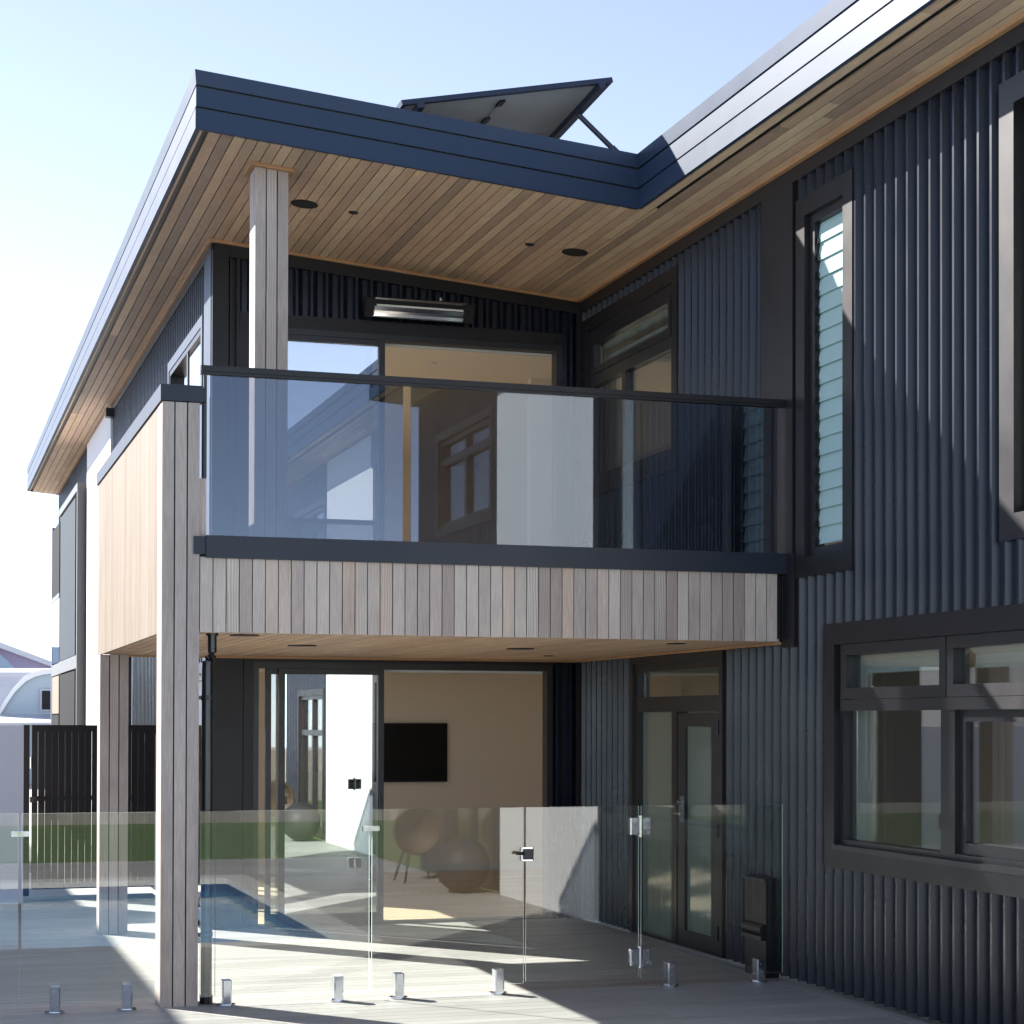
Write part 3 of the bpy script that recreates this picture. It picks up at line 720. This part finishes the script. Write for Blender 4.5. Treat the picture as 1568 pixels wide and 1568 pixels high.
# meter cabinet at the wall foot
mc = thing('meter_cabinet', 'dark narrow cabinet with a black drum against the ribbed wall', 'cabinet', (4.38, .29, 0))
m = MB(); m.box(4.335, 4.437, .11, .47, .0, .70); m.build('body', GREYR if False else TRIM, mc)
m = MB(); m.box(4.322, 4.3345, .10, .48, .70, .712); m.box(4.32, 4.437, .10, .48, .7, .715); m.build('lid', FRAME, mc)
m = MB(); m.tube([(4.338, .125, .345), (4.338, .455, .345)], .045, 18); m.box(4.30, 4.335, .125, .455, .27, .30); m.build('drum', BLK, mc, True)

# painted garden wall and slatted gate beyond the deck
m = MB(); m.box(-9.0, -.485, 7.3, 7.5, -.05, 1.80)
tag(m.build('garden_wall', PALE), 'pale lilac grey painted garden wall at the left edge of the deck', 'wall')
gw = thing('slatted_gate', 'dark metal gate of narrow vertical slats beside the pale garden wall', 'gate', (.25, 8.2, 0))
GX0, GX1 = -.455, .935
m = MB(); m.box(GX0, GX0+.075, 8.16, 8.24, -.05, 1.80)
m.build('gate_post', SLATE, gw)
m = MB(); a, b = GX0+.10, GX1
m.box(a, b, 8.18, 8.22, 1.73, 1.80); m.box(a, b, 8.18, 8.22, .06, .12); m.box(a, a+.06, 8.18, 8.22, .12, 1.73); m.box(b-.06, b, 8.18, 8.22, .12, 1.73); m.box(a+.06, b-.06, 8.205, 8.225, 1.0, 1.045)
m.build('frame', SLATE, gw)
m = MB(); x = a+.066
while x < b-.1: m.box(x, x+.0672, 8.19, 8.203, .12, 1.73); x += .0695
m.build('slats', SLATE, gw)
m = MB(); m.box(a-.02, a+.05, 8.15, 8.179, .98, 1.04); m.tube([(a+.02, 8.16, 1.01), (a+.02, 8.11, 1.01), (a+.14, 8.11, 1.01)], .012, 8); m.build('gate_handle', BLK, gw)
m = MB()
for z in (.3, 1.4): m.disc((GX0+.0875, 8.17, z), .012, (0, 0, 1), .12, 8)
m.build('gate_hinge', STEEL, gw)

# ---- houses beyond
def gable(m, x0, x1, y0, y1, ze, zr):
    xm = (x0+x1)/2
    m.face([(x0, y0, ze), (x1, y0, ze), (xm, y0, zr)]); m.face([(x1, y1, ze), (x0, y1, ze), (xm, y1, zr)])
n1 = thing('barrel_roof_house', 'pale blue house with a curved barrel roof beyond the gate', 'house', (2, 45, 0))
arc = [(.42, 1.62), (.57, 1.90), (.755, 2.10), (.94, 2.42), (1.163, 2.76), (1.462, 3.06), (1.72, 3.20), (1.97, 3.27), (2.41, 3.33), (3.0, 3.30), (3.6, 3.1), (4.2, 2.7), (4.7, 2.0)]
dx, dy = -7., 3.2                                                  # the barrel runs back to the left
m = MB(); m.face([(.42, 45, -.6)]+[(x, 45, z) for x, z in arc]+[(4.7, 45, -.6)][:1]); m.face([(4.7, 45, -.6), (4.7+dx, 45+dy, -.6), (4.7+dx, 45+dy, 2.0), (4.7, 45, 2.0)])
m.face([(.42, 45, -.6), (.42, 45, 1.62), (.42+dx, 45+dy, 1.62), (.42+dx, 45+dy, -.6)]); m.build('wall', NBLUE, n1)
m = MB()
for (xa, za), (xb, zb) in zip(arc, arc[1:]):
    m.hexa([(xa, 44.9, za+.02), (xb, 44.9, zb+.02), (xb+dx, 44.9+dy, zb+.02), (xa+dx, 44.9+dy, za+.02), (xa-.03, 44.9, za+.07), (xb-.03, 44.9, zb+.07), (xb+dx, 44.9+dy, zb+.07), (xa+dx, 44.9+dy, za+.07)])
m.build('roof', NROOF2, n1)
m = MB()
for (xa, za), (xb, zb) in zip(arc, arc[1:]):
    m.hexa([(xa+.02, 44.82, za-.06), (xb+.02, 44.82, zb-.06), (xb+.02, 44.895, zb-.06), (xa+.02, 44.895, za-.06), (xa-.03, 44.82, za+.075), (xb-.03, 44.82, zb+.075), (xb-.03, 44.895, zb+.075), (xa-.03, 44.895, za+.075)])
m.build('barge_board', WHITE, n1)
for x in (1.935, 2.30):
    m = MB(); m.box(x-.03, x+.31, 44.93, 44.99, 2.12, 2.78); w = m.build('window', NROOF2, n1); m = MB(); m.box(x+.02, x+.26, 44.91, 44.928, 2.17, 2.73); m.build('pane', BLACK, w)
m = MB(); m.hexa([(-2.5, 43., 1.70), (3.6, 43., 1.74), (3.6, 44.8, 1.97), (-2.5, 44.8, 1.95), (-2.5, 43., 1.76), (3.6, 43., 1.80), (3.6, 44.8, 2.03), (-2.5, 44.8, 2.01)])
m.build('verandah_roof', NROOF2, n1)
n2 = thing('gabled_house', 'distant house with a violet gable wall and pale hipped roof behind the barrel roof', 'house', (2, 60, 0))
NVIO = plain('violet_weatherboard', (.36, .32, .47), .8, noise=.05)
m = MB(); m.face([(-6, 60, -.6), (6., 60, -.6), (6., 60, 3.0), (3.47, 60, 3.80), (1.5, 60, 4.62), (.6, 60, 4.62), (-6, 60, 3.0)]); m.box(-6, 6, 60.05, 66, -.6, 2.9); m.build('wall', NVIO, n2)
m = MB()
m.hexa([(1.25, 59.6, 4.56), (6.3, 59.6, 2.72), (6.3, 67, 2.72), (1.25, 67, 4.56), (1.25, 59.6, 4.78), (6.3, 59.6, 2.90), (6.3, 67, 2.90), (1.25, 67, 4.78)])
m.hexa([(-.5, 59.6, 4.60), (1.25, 59.6, 4.60), (1.25, 67, 4.60), (-.5, 67, 4.60), (-.5, 59.6, 4.86), (1.25, 59.6, 4.78), (1.25, 67, 4.78), (-.5, 67, 4.86)])
m.build('roof', NROOF2, n2)
m = MB(); m.hexa([(-3, 58.0, 3.2), (2.25, 58.0, 3.2), (1.0, 59.55, 4.5), (-3, 59.55, 4.5), (-3, 58.0, 3.3), (2.25, 58.0, 3.3), (1.0, 59.55, 4.6), (-3, 59.55, 4.6)]); m.build('lower_roof', NBLUE, n2)
m = MB(); m.tube([(2.28, 60.2, 4.3), (2.28, 60.2, 5.15)], .018, 6); m.build('aerial', BLK, n2)

# the house on the left whose shade lies on the near deck (out of the frame)
n3 = thing('next_door_house', 'white gabled house standing left of the garden, outside the picture', 'house', (-8, 8, 0))
m = MB(); m.box(-12, -5.0, 2.3, 26, -.6, 4.25); m.build('wall', WHITE, n3)
m = MB(); m.box(-12.4, -4.5, 2., 26.3, 4.25, 4.43); m.hexa([(-12.4, 2., 4.43), (-4.5, 2., 4.43), (-4.5, 26.3, 4.43), (-12.4, 26.3, 4.43), (-9.4, 2., 6.1), (-7.5, 2., 6.1), (-7.5, 26.3, 6.1), (-9.4, 26.3, 6.1)]); m.build('roof', NROOF, n3)

ba = Vector((4.10, -7.25, .301))
m = MB(); n_, k_ = 28, 16
for i in range(k_+1):
    w = math.pi*i/k_
    for j in range(n_): q = 2*math.pi*j/n_; m.v.append((ba.x+.30*math.sin(w)*math.cos(q), ba.y+.30*math.sin(w)*math.sin(q), ba.z-.30*math.cos(w)))
for i in range(k_):
    for j in range(n_): m.f.append((i*n_+j, i*n_+(j+1) % n_, (i+1)*n_+(j+1) % n_, (i+1)*n_+j)); m.r.append(.5); m.m.append(0)
RUBB = plain('matt_rubber', (.02, .02, .022), .55, spec=.3)
tag(m.build('exercise_ball', RUBB, None, True), 'large black ball standing on the deck by the wing, seen in the fence reflection', 'ball')
wc = thing('wicker_chair', 'round brown wicker chair on thin dark legs, seen in the fence reflection', 'chair', (3.98, -8.7, 0))
WICK = wood('wicker', [(0, (.05, .033, .02)), (1, (.10, .066, .04))], 'z')
m = MB(); rings = []
for i in range(9):
    rr = .03+.25*i/8; dpt = .16*(1-(i/8)**2)
    for j in range(28): q = 2*math.pi*j/28; m.v.append((3.98+rr*math.cos(q), -8.7-dpt+.25*rr*math.sin(q), .60+rr*.97*math.sin(q)))
for i in range(8):
    for j in range(28): m.f.append((i*28+j, i*28+(j+1) % 28, (i+1)*28+(j+1) % 28, (i+1)*28+j)); m.r.append(random.random()); m.m.append(0)
m.f.append(tuple(range(28))); m.r.append(.5); m.m.append(0)
m.tube([(3.98+.28*math.cos(2*math.pi*j/28), -8.7+.07*math.sin(2*math.pi*j/28), .60+.272*math.sin(2*math.pi*j/28)) for j in range(29)], .022, 8)
m.build('seat', WICK, wc)
for x, y in ((3.78, -8.5), (4.2, -8.5), (3.78, -9.0), (4.2, -9.0)):
    m = MB(); m.tube([(x, y, 0.001), (3.98+(x-3.98)*.6, -8.75+(y+8.75)*.5, .36)], .014, 8); m.build('leg', BLK, wc)

# boundary fence behind the lawn (seen only in reflections)
m = MB(); x = -14.
while x < 16: m.box(x, x+.147, -22.3, -22.25, -.03, 1.15, random.random()); x += .15
tag(m.build('boundary_fence', TIMB), 'weathered timber paling fence along the far side of the lawn', 'fence')

# ================================================================== camera
cam = bpy.data.cameras.new('camera'); co = bpy.data.objects.new('camera', cam); COL.objects.link(co)
r = Vector((.953196, -.302345, .002128)); u = Vector((-.005309, -.009701, .999939)); f = Vector((.302306, .953149, .010852))
M = Matrix(((r.x, u.x, -f.x, -1.4777), (r.y, u.y, -f.y, -12.1501), (r.z, u.z, -f.z, 1.85), (0, 0, 0, 1)))
co.matrix_world = M
cam.sensor_fit = 'HORIZONTAL'; cam.sensor_width = 36; cam.lens = 65.525; cam.shift_y = .18459
cam.clip_start = .05; cam.clip_end = 2000
SC.camera = co

# ================================================================== light
S = Vector((-1, 1.2, .97)).normalized(); el = math.asin(S.z); az = math.atan2(S.x, S.y)
sl = bpy.data.lights.new('sun', 'SUN'); sl.energy = 4.5; sl.angle = R(.53); sl.color = (1., .955, .89)
so = bpy.data.objects.new('sun', sl); COL.objects.link(so); so.rotation_euler = S.to_track_quat('Z', 'Y').to_euler(); so.location = (-20, 24, 20)
wd = bpy.data.worlds.new('World'); SC.world = wd; wd.use_nodes = True
nt = wd.node_tree; bg = nt.nodes['Background']; bg.inputs['Strength'].default_value = .099
sky = nt.nodes.new('ShaderNodeTexSky'); sky.sky_type = 'NISHITA'; sky.sun_disc = False
sky.sun_elevation = el; sky.sun_rotation = az % (2*math.pi); sky.air_density = 0.4; sky.dust_density = 0.05; sky.ozone_density = 1.0
hs = nt.nodes.new('ShaderNodeHueSaturation'); hs.inputs['Saturation'].default_value = .68
nt.links.new(sky.outputs['Color'], hs.inputs['Color']); nt.links.new(hs.outputs['Color'], bg.inputs['Color'])
vs = SC.view_settings; SC.display_settings.display_device = 'sRGB'
vs.view_transform = 'Standard'; vs.look = 'None'; vs.exposure = 2.0; vs.gamma = 1.; vs.use_curve_mapping = False
cy = SC.cycles
cy.max_bounces = 14; cy.diffuse_bounces = 8; cy.glossy_bounces = 6; cy.transparent_max_bounces = 24; cy.transmission_bounces = 8
cy.sample_clamp_indirect = 20.; cy.use_denoising = True; cy.caustics_reflective = False; cy.caustics_refractive = False
